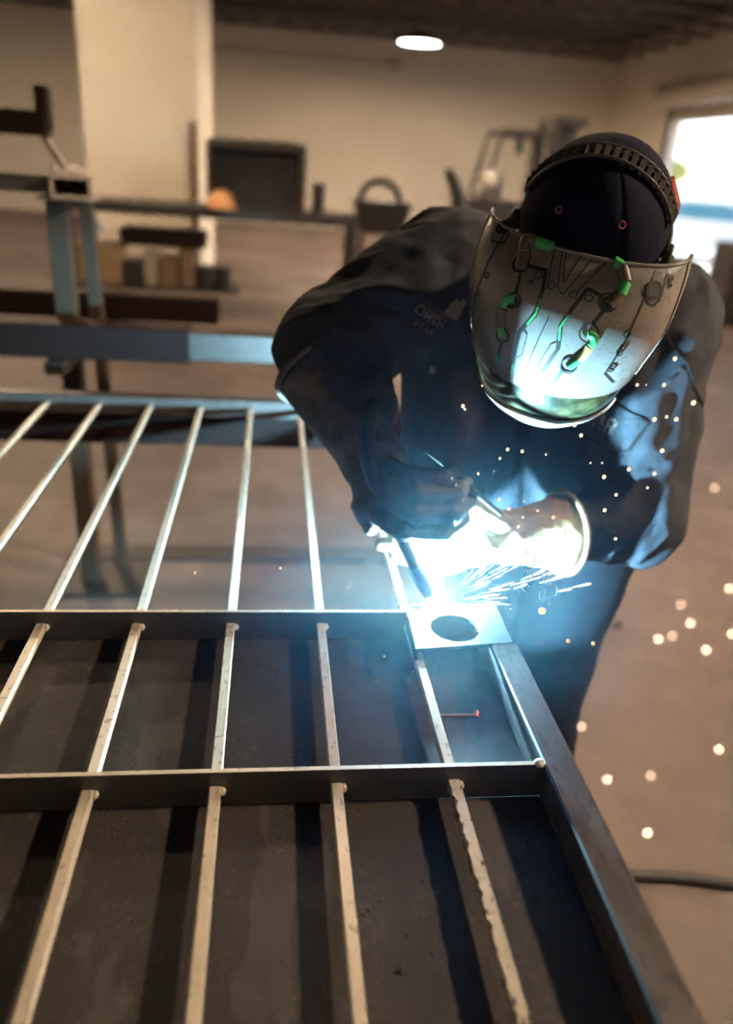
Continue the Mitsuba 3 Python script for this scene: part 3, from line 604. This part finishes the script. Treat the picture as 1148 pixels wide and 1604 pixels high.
put('cuff_strap', fl, M['strapg'], gL, smooth=True)
# cap
def capm(off):
    th, ph = np.meshgrid(np.linspace(0, 2 * PI, 97)[:-1], np.linspace(0, 1.95, 40), indexing='ij')
    d = np.stack([np.sin(ph) * np.cos(th), np.sin(ph) * np.sin(th), np.cos(ph)], -1)
    seam = np.exp(-(((th / (PI / 3) + .5) % 1 - .5) / .03) ** 2) * np.sin(ph)
    r = np.array([.106, .117, .116]) + off
    v = d * r * (1 - .018 * seam[..., None] + .02 * (meshkit.fbm(d * 4, 3, 9)[..., None] - .5))
    v = v.reshape(-1, 3); i, j = np.meshgrid(np.arange(96), np.arange(39), indexing='ij'); a = i * 40 + j; b = ((i + 1) % 96) * 40 + j
    q = np.stack([a, a + 1, b + 1, b], -1).reshape(-1, 4)
    return trimesh.Trimesh(v, np.vstack([q[:, [0, 1, 2]], q[:, [0, 2, 3]]]), process=False)
CC = np.array([0, -.105, .112])
def cl(m): m = m.copy(); m.vertices = hl_(m.vertices + CC); return m
ck = put('cap', cl(capm(0)), M['cap'], pr, smooth=True, label='navy blue cloth welding cap')
def on_cap(th, ph, off): d = np.array([math.sin(ph) * math.cos(th), math.sin(ph) * math.sin(th), math.cos(ph)]); return d * (np.array([.106, .117, .116]) + off), d
for th in (PI / 2 - .52, PI / 2 + .52):
    p, d = on_cap(th, .93, 0.); m = trimesh.creation.torus(.0042, .0014, 20, 8); F4 = np.eye(4); F4[:3, :3] = frame(d); F4[:3, 3] = p; put('eyelet', cl(m.apply_transform(F4)), M['pink'], ck, smooth=True)

# ------------------------------------------------------------------ the welding helmet
hm = thing('welding_helmet', 'silver grey welding helmet printed with green tubes and black circuit lines', 'welding helmet')
from scipy.interpolate import PchipInterpolator as Pc
LF, LC, VB = .2029, .110, .62
_q = np.linspace(0, 1, 41); _al = np.radians(np.interp(_q, [0, .5, 1], [8, 32, 75])); _am = (_al[1:] + _al[:-1]) / 2
_q2 = np.linspace(0, 1, 12)[1:]; _V = np.r_[(VB * (1 - _q))[::-1], VB + (1 - VB) * _q2]
_fy = Pc(_V, np.r_[(.13 - np.r_[0, np.cumsum(np.sin(_am))] * LF / 40)[::-1], .13 + .006 * np.sin(PI * _q2) - .025 * _q2 ** 2])
_fz = Pc(_V, np.r_[(np.r_[0, np.cumsum(np.cos(_am))] * LF / 40)[::-1], -_q2 * LC])
_fa, _fb = Pc([0, .3, VB, .8, 1], [.1407, .1447, .1255, .1175, .085]), Pc([0, VB, 1], [.0820, .1137, .09])
def S(th, v, off=0.):
    th, v = np.broadcast_arrays(np.radians(np.asarray(th, float)), np.asarray(v, float))
    def raw(th, v):
        w = 1 - np.cos(th); sn = np.sin(th)
        return np.stack([-_fa(v) * np.sign(sn) * np.abs(sn) ** .9, _fy(v) - _fb(v) * w, _fz(v) - .0280 * w * np.clip(1 - v / VB, 0, 1) - .0221 * w * (1 - np.abs(v / VB - 1))], -1)
    p = raw(th, v)
    if np.any(np.asarray(off) != 0):
        e = 1e-3; v0, v1 = np.clip(v - e, 0, 1), np.clip(v + e, 0, 1)
        n = np.cross(raw(th + e, v) - raw(th - e, v), raw(th, v1) - raw(th, v0)); n /= np.linalg.norm(n, axis=-1, keepdims=True) + 1e-12
        n *= np.sign((n * (p - np.array([0, -.02, .03]))).sum(-1, keepdims=True)); p = p + n * np.asarray(off)[..., None]
    return hl_(p)
def sheet(ths, vs, off, thick):
    A, Bv = np.meshgrid(ths, vs, indexing='ij'); o, i_ = S(A, Bv, np.full(A.shape, off + 1e-9)).reshape(-1, 3), S(A, Bv, np.full(A.shape, off - thick)).reshape(-1, 3)
    n, m_ = A.shape; a, b = np.meshgrid(np.arange(n - 1), np.arange(m_ - 1), indexing='ij'); k = (a * m_ + b).ravel(); q = np.stack([k, k + 1, k + m_ + 1, k + m_], 1); N = n * m_
    ring = np.r_[np.arange(m_), np.arange(1, n) * m_ + m_ - 1, (n - 1) * m_ + np.arange(m_ - 2, -1, -1), np.arange(n - 2, 0, -1) * m_]
    r2 = np.roll(ring, -1); s = np.stack([ring, ring + N, r2 + N, r2], 1); q = np.vstack([q, q[:, ::-1] + N, s])
    m = trimesh.Trimesh(np.vstack([o, i_]), np.vstack([q[:, [0, 1, 2]], q[:, [0, 2, 3]]]), process=False); m.fix_normals(); return m
TH = np.linspace(-92, 92, 75)
sh = put('shell', sheet(TH, np.linspace(0, VB + .005, 44), 0, .0032), M['shell'], hm, smooth=40)
put('lens', sheet(np.linspace(-80, 80, 65), np.linspace(VB - .01, .88, 22), -.006, .003), M['lens'], hm, smooth=40, label='dark green glossy lens band under the brow')
put('chin_rim', sheet(np.linspace(-84, 84, 65), np.linspace(.845, 1, 10), .001, .004), M['shell'], hm, smooth=40)
put('edge_bead', tube(S(TH, np.zeros_like(TH)), .0028, 8), M['shell'], hm, smooth=True)
for s in (-1, 1): put('side_strap', sheet(np.linspace(s * 92, s * 78, 6), np.linspace(.02, .6, 20), .0018, .002), M['shell'], hm, smooth=40)
def ribbon(uv, w, off=.0006, m_='ink', taper=None):
    """a printed line of width w metres along shell coordinates"""
    uv = np.array(uv, float); seg = np.r_[0, np.cumsum(np.hypot(np.diff(uv[:, 0]) * .0023, np.diff(uv[:, 1]) * .29))]
    s = np.unique(np.r_[seg, np.linspace(0, seg[-1], max(2, int(seg[-1] / .004)))]); th, v = np.interp(s, seg, uv[:, 0]), np.clip(np.interp(s, seg, uv[:, 1]), 0.002, VB)
    c = S(th, v, np.full(len(th), off)); t = np.gradient(c, axis=0); t /= np.linalg.norm(t, axis=1, keepdims=True)
    n = S(th, v, np.full(len(th), off + .002)) - c; n /= np.linalg.norm(n, axis=1, keepdims=True); b = np.cross(n, t) * w / 2
    V = np.vstack([c + b, c - b, c + b - n * .001, c - b - n * .001]); N = len(c); i = np.arange(N - 1)
    def qd(a, b_): return np.stack([a * N + i, b_ * N + i, b_ * N + i + 1, a * N + i + 1], 1)
    q = np.vstack([qd(0, 1), qd(1, 3), qd(3, 2), qd(2, 0)]); return trimesh.Trimesh(V, np.vstack([q[:, [0, 1, 2]], q[:, [0, 2, 3]]]), process=False)
def ringp(uv, r, w, fill=False, off=.0008):
    th, v = uv; c = S(th, v, np.array(off)); F = frame(S(th, v, np.array(off + .003)) - c)
    m = lathe([(0, 0), (r, 0), (r, .0006), (0, .0006)] if fill else [(r - w, 0), (r, 0), (r, .0008), (r - w, .0008), (r - w, 0)], 24); F4 = np.eye(4); F4[:3, :3] = F; F4[:3, 3] = c; return m.apply_transform(F4)
def hose(uv, r, m_, off=.001):
    k = np.array([.0023, .33]); q = curve(np.array(uv, float) * k, 20) / k
    c = S(q[:, 0], np.clip(q[:, 1], .004, VB), np.full(len(q), off)); return tube(c, r, 12)
# printed lines, rings and tubes as (angle round the shell, place from top edge to brow)
INKW=[([[-21.5,0.113],[-11.0,0.105],[-9.5,0.173],[-9.0,0.285],[-15.0,0.375],[-15.5,0.492],[-15.5,0.575]],0.0052),([[-23.5,0.155],[-23.0,0.23]],0.0052),([[-25.0,0.45],[-27.0,0.568]],0.0052),([[18.0,0.155],[9.0,0.133],[5.0,0.223],[2.5,0.3],[4.5,0.393],[-0.5,0.55]],0.0052),([[20.0,0.21],[17.0,0.265]],0.0052),([[10.5,0.48],[6.5,0.588]],0.0052),([[-11.0,0.0],[-8.0,0.147]],0.0014),([[-7.0,0.0],[-3.0,0.155],[-0.5,0.18],[7.0,0.0]],0.0014),([[-5.0,0.0],[-1.5,0.133]],0.0014),([[1.5,0.0],[-1.0,0.13]],0.0014),([[14.0,0.0],[4.5,0.16]],0.0014),([[-12.5,0.36],[-10.5,0.372],[-11.0,0.47],[-13.5,0.485]],0.0014),([[3.5,0.362],[1.0,0.38],[-1.0,0.463],[-1.0,0.505]],0.0014),([[-3.0,0.288],[-7.5,0.555]],0.0014),([[-27.5,0.005],[-21.5,0.072],[-22.0,0.105]],0.0014),([[7.0,0.0],[14.5,0.005]],0.0014),([[-44.0,0.0],[-60.0,0.46],[-66.0,0.485]],0.003),([[-87.5,0.0],[-76.5,0.295]],0.003),([[43.5,0.025],[36.0,0.485],[47.5,0.55]],0.003),([[54.0,0.04],[53.5,0.173]],0.003),([[39.5,0.125],[44.5,0.17],[50.5,0.185],[54.0,0.152]],0.003),([[-42.0,0.018],[-42.5,0.068],[-53.5,0.095],[-59.0,0.07]],0.003)]
RING=[([-48.5,0.005],0.012,0.003),([-48.0,0.235],0.0045,0.0012),([-52.5,0.328],0.0045,0.0012),([-66.0,0.448],0.0045,0.0012),([-14.0,0.135],0.0055,0.0014),([-6.0,0.155],0.0055,0.0014),([3.5,0.168],0.0055,0.0014),([11.0,0.168],0.0055,0.0014),([38.0,0.297],0.0052,0.0014),([38.0,0.38],0.0052,0.0014),([38.5,0.46],0.0052,0.0014),([58.5,0.07],0.004,0.0012),([59.0,0.103],0.003,0.001),([-16.5,0.17],0.003,0.0012),([46.5,0.115],0.0125,0.003),([-25.5,0.118],0.012,0.003),([-23.0,0.263],0.011,0.002),([-25.0,0.42],0.011,0.002),([21.0,0.173],0.013,0.003),([16.5,0.302],0.013,0.002),([12.5,0.455],0.012,0.002)]
DOT=[([-48.0,0.007],0.008),([-69.5,0.4],0.011),([46.5,0.115],0.009),([-59.0,0.503],0.0022),([-23.5,0.27],0.0085),([21.5,0.177],0.01)]
HOSE=[([[-12.0,0.0],[-21.5,0.0]],0.0075,'green'),([[-21.5,0.0],[-27.0,0.003],[-26.0,0.075]],0.0078,'brown'),([[-26.0,0.075],[-24.5,0.135]],0.0082,'brown'),([[-22.5,0.255],[-27.5,0.278],[-28.0,0.31]],0.0065,'green'),([[-28.0,0.31],[-28.0,0.362],[-27.0,0.39]],0.0062,'brown'),([[-27.0,0.39],[-25.0,0.425]],0.0058,'green'),([[17.5,0.0],[22.5,0.02]],0.0075,'green'),([[22.5,0.02],[27.0,0.085]],0.0078,'brown'),([[27.0,0.085],[26.0,0.138]],0.0078,'green'),([[26.0,0.138],[21.5,0.18]],0.0085,'brown'),([[16.0,0.307],[19.5,0.312],[19.5,0.355]],0.0062,'green'),([[19.5,0.355],[18.0,0.398],[16.5,0.42]],0.0062,'gold'),([[16.5,0.42],[12.5,0.46]],0.0062,'green'),([[-28.0,0.07],[-27.0,0.1]],0.0045,'green'),([[-25.5,0.278],[-28.0,0.3]],0.003,'gold')]
GRN=[([[-9.0,0.217],[-9.0,0.28],[-12.0,0.333]],0.0034),([[-15.0,0.525],[-15.5,0.575]],0.0034),([[4.5,0.247],[2.5,0.305],[4.0,0.357]],0.0034),([[1.5,0.503],[-0.5,0.55]],0.0034),([[-26.5,0.517],[-27.5,0.57]],0.0034),([[8.0,0.552],[6.5,0.588]],0.0034)]
for uv, w in INKW: put('printed_line', ribbon(uv, w), M['ink'], sh)
for uv, w in GRN: put('printed_glow', ribbon(uv, w, .0010), M['green'], sh)
for uv, r, w in RING: put('printed_ring', ringp(uv, r, w), M['ink'], sh)
for uv, r in DOT: put('printed_dot', ringp(uv, r, 0, True), M['black'], sh)
for uv, r, m_ in HOSE: put('printed_tube', hose(uv, r, 0), M[m_], sh, smooth=True)
# headgear: slotted band over the cap, ratchet knobs
hg = put('headgear', cl(tube([np.array([.108 * math.sin(a), .119 * math.cos(a), -.005]) for a in np.linspace(1.2, 2 * PI - 1.2, 60)], .003, 8)), M['strap'], hm, smooth=True)
aa = np.linspace(-1.22, 1.22, 60); W2 = .011; YB0 = .012
def bandp(a, dy, off): k = math.sqrt(1 - ((YB0 + dy) / .117) ** 2); return np.array([(.106 * k + off) * math.sin(a), YB0 + dy, (.116 * k + off) * math.cos(a)])
bm = []
for dy in (-W2, W2): bm.append(tube([bandp(a, dy, .0045) for a in aa], .0026, 8))
put('band_edge', cl(bm[0]), M['strap'], hg, smooth=True); put('band_edge', cl(bm[1]), M['strap'], hg, smooth=True)
for a in np.linspace(-1.18, 1.18, 22): put('band_rung', cl(beam(bandp(a, -W2, .0045), bandp(a, W2, .0045), .0075, .003)), M['strap'], hg)
for s in (-1, 1):
    put('ratchet_knob', cl(lathe([(0, 0)] + [(.014, 0), (.016, .003), (.016, .010), (.013, .013), (0, .013)], 12, (-s, 0, 0), (-s * .104, .02, -.01))), M['black'], hg)
    put('pivot_arm', cl(beam((-s * .113, .02, -.01), (-s * .137, .05, -.03), .012, .008, .002)), M['black'], hg)
put('red_tab', cl(beam((-.082, -.030, .070), (-.104, -.030, .028), .016, .005, .001)), M['red'], hg)
# ------------------------------------------------------------------ torch
tk = thing('welding_torch', 'black welding torch held in the dark gauntlet with its nozzle at the arc', 'welding torch')
t0, t1, t2, t3 = at(672, 934, 1.178), at(655, 902, 1.176), at(614, 812, 1.168), at(578, 726, 1.165)
put('neck', tube([t1, t1 * .4 + t2 * .6, t2, t2 * .6 + t3 * .4], [.0082, .0085, .0088, .0095], 16), M['dark'], tk, smooth=40)
put('nozzle', tube([t0, t0 * .8 + t1 * .2, t1 * .8 + t0 * .2, t1 * .9 + t2 * .1, t1 * .86 + t2 * .14], [.0085, .0105, .0118, .0118, .009], 20), M['copper'], tk, smooth=40)
put('handle', tube(curve([t2 * .6 + t3 * .4, t3, at(572, 690, 1.175), at(585, 640, 1.205)], 20), np.linspace(.013, .016, 20), 14), M['rubber'], tk, smooth=True)
put('wire', tube([t0, t0 * .6 + ARC_POS * .4], .0009, 8), M['copper'], tk)
put('cable', tube(curve([at(585, 640, 1.205), at(562, 612, 1.25), at(528, 600, 1.37), at(520, 570, 1.46), at(640, 470, 1.62), np.array([.50, 1.85, .9]), np.array([.62, 1.9, .3]), np.array([.75, 2.0, .013]), np.array([1.3, 2.3, .012])], 70), .012, 12), M['rubber'], tk, smooth=True)
# ------------------------------------------------------------------ arc, sparks, smoke
ak = one('welding_arc', trimesh.creation.icosphere(3, .0055).apply_translation(ARC_POS), M['white'], 'blinding blue white welding arc at the corner of the lock plate', 'arc', smooth=True, emitter=dict(emit(np.array(ARC_TINT) * ARC), sampling_weight=6.))
NEAR = [(305,897,2),(439,890,2.5),(576,884,2.2),(545,919,2),(602,1028,2),(637,965,2),(647,1052,1.5),(725,636,3.5),(728,641,2.5),(749,742,2.5),(774,738,1.5),(714,759,1.7),(708,749,1.7),(725,782,1.5),(782,782,3),(783,718,2.5),(795,704,3.2),(818,707,3.2),(819,810,2.5),(812,825,3),(825,865,4),(838,870,2.5),(842,800,2.5),(867,810,3.5),(868,868,1.7),(884,834,5),(801,954,2),(890,1004,3.5),(929,1008,3.5),(849,1007,1.3),(900,666,3.5),(910,682,3.5),(925,725,2),(943,725,2),(946,747,3.8),(947,799,3.5),(964,844,3),(965,775,3),(985,735,3.8),(998,603,3),(1014,764,2.5),(1025,657,4),(1025,742,3.5),(1037,706,4),(1040,603,3.5),(1044,653,3),(1057,562,4),(1059,657,4),(1086,631,4.5),(1012,603,1.7),(797,797,3),(821,785,2),(855,712,2.2),(755,604,2),(877,645,2),(587,1136,3.5)]  # sparks over the helmet lens stand in for reflections in it
SOFT = [(1031,1001,1),(1053,996,.35),(1081,976,1),(1106,1018,1),(1066,947,.3),(1119,764,.3),(1146,993,.9),(1142,922,.9),(911,1138,.5),(951,1221,1),(1019,1215,.4),(1014,1305,1.2),(1126,1174,1)]
HOT = [(842,800),(890,1004),(929,1008),(867,810),(439,890),(305,897)]
gsp = 'sparks in the air around the weld'
for i, (x, y, r) in enumerate(NEAR):
    dp = 1.0 if y < 950 and x > 690 else .92 if x > 690 else 1.05
    if i in (24, 25, 26): dp = 1.08
    m = trimesh.creation.icosphere(2, r * .85 * dp / F_); m.vertices[:, 2] *= 1.15
    lb = 'glowing orange spark low over the dark table plate between two bars' if i == len(NEAR) - 1 else 'tiny glowing orange white spark flying close to the weld'
    one('spark', m.apply_translation(at(x, y, dp)), M['black'], lb, 'spark', gsp, emitter=dict(emit((1.3, .55, .18) if (x, y) in HOT else np.array([1.3, .80, .50]) * (1.05 if r > 2.2 else .6)), sampling_weight=0.))
for x, y, b in SOFT:
    one('spark', trimesh.creation.icosphere(1, .0009).apply_translation(at(x, y, .48)), M['black'], 'glowing spark flying over the floor right of the table, blurred to a disc', 'spark', 'sparks over the floor at right', emitter=dict(emit(np.array([1., .66, .42]) * 24 * b), sampling_weight=0.))
STREAK = [(864,879,894,864),(850,901,878,891),(866,906,885,900),(845,913,885,903),(871,927,896,922),(897,920,926,914),(816,908,854,894),(775,905,823,880),(800,917,850,903),(790,880,812,866),(805,922,826,915),(745,946,800,947),(760,938,795,936),(752,930,800,922),(770,922,806,912),(780,893,800,880),(842,896,866,886),(858,900,882,895),(735,900,748,880),(748,906,775,882)]
r2 = random.Random(4)
for i in range(26):
    a, l0 = math.radians(r2.uniform(-3, 44)), r2.uniform(30, 95); l1 = l0 + r2.uniform(14, 45); STREAK.append((690 + l0 * math.cos(a), 942 - l0 * math.sin(a), 690 + l1 * math.cos(a), 942 - l1 * math.sin(a)))
for i, (xa, ya, xb, yb) in enumerate(STREAK):  # tapered tubes stand in for the light trails of moving sparks
    k = min(1, max(0, (xa - 700) / 160)); c = np.array([1.1, 1.3, 1.5]) * (1 - k) + np.array([.95, .42, .33]) * k
    pa_, pb_ = at(xa, ya, 1.135 - .02 * k), at(xb, yb, 1.11 - .05 * k); w = (1.0 + 2.0 * k) * .00072
    one('spark_streak', tube([pa_, pa_ * .6 + pb_ * .4, pb_ * .9 + pa_ * .1, pb_], [w * .35, w * .8, w, w * .5], 6), M['black'], 'light trail of a spark modelled as a glowing sliver right of the arc', 'spark', 'spark streaks right of the arc', emitter=dict(emit(c * (1.1 - .25 * k)), sampling_weight=0.))
one('spatter_ball', trimesh.creation.icosphere(2, .0048).apply_translation(at(849, 957, 1.03)), M['black'], 'large glowing orange ball of spatter hanging below a curl of fume', 'spark', emitter=dict(emit((2.4, 1.05, .32)), sampling_weight=0.))
cur = []
for i in range(9):
    cx, cy, ph = r2.uniform(826, 866), r2.uniform(888, 945), r2.uniform(0, 6); R1 = r2.uniform(5, 13)
    cur.append(tube(curve([at(cx + R1 * math.cos(ph + t * (4.5 + i % 3)) * (1 - t * .5), cy + R1 * math.sin(ph + t * (4.5 + i % 3)) - 10 * t, 1.045 + .01 * t) for t in np.linspace(0, 1, 9)], 30), .0007, 6))
one('fume_curl', cur, M['fume'], 'pale green curls of fume above the glowing orange ball', 'smoke', kind='stuff', smooth=True)
vs = (40, 40, 40); SM0, SM1 = np.array([-.17, .50, .64]), np.array([.65, 1.32, 1.46])
zz, yy, xx = np.meshgrid(*[(np.arange(40) + .5) / 40] * 3, indexing='ij'); pp = SM0 + np.stack([xx, yy, zz], -1) * (SM1 - SM0)
dd = np.linalg.norm((pp - ARC_POS - [-.05, -.10, .06]) / [1, 1.1, 1.], axis=-1)
den = np.exp(-(dd / .20) ** 2) * (.35 + 1.3 * meshkit.fbm(pp * 9 + 3, 4)) + 6. * np.exp(-(np.linalg.norm(pp - ARC_POS - [0, 0, .008], axis=-1) / .030) ** 2)  # smoke shaped to carry the white bloom and blue halo of the arc
den *= np.clip((.40 - np.linalg.norm(pp - (SM0 + SM1) / 2, axis=-1)) / .08, 0, 1)
med = {'type': 'heterogeneous', 'scale': 1.0, 'albedo': {'type': 'constvolume', 'value': {'type': 'rgb', 'value': [.09, .22, .45]}},
       'sigma_t': {'type': 'gridvolume', 'grid': mi.VolumeGrid((den * .75).astype(np.float32)[..., None]), 'to_world': T().translate(SM0.tolist()).scale((SM1 - SM0).tolist())}}
k = key_for('welding_smoke'); sm = trimesh.creation.icosphere(3, .405).apply_translation((SM0 + SM1) / 2)
scene[k] = mikit.ply(sm, {'type': 'null'}); scene[k]['interior'] = med
tag(k, 'thin blue welding smoke around the arc, thickened to stand for its bloom', 'smoke', kind='stuff')
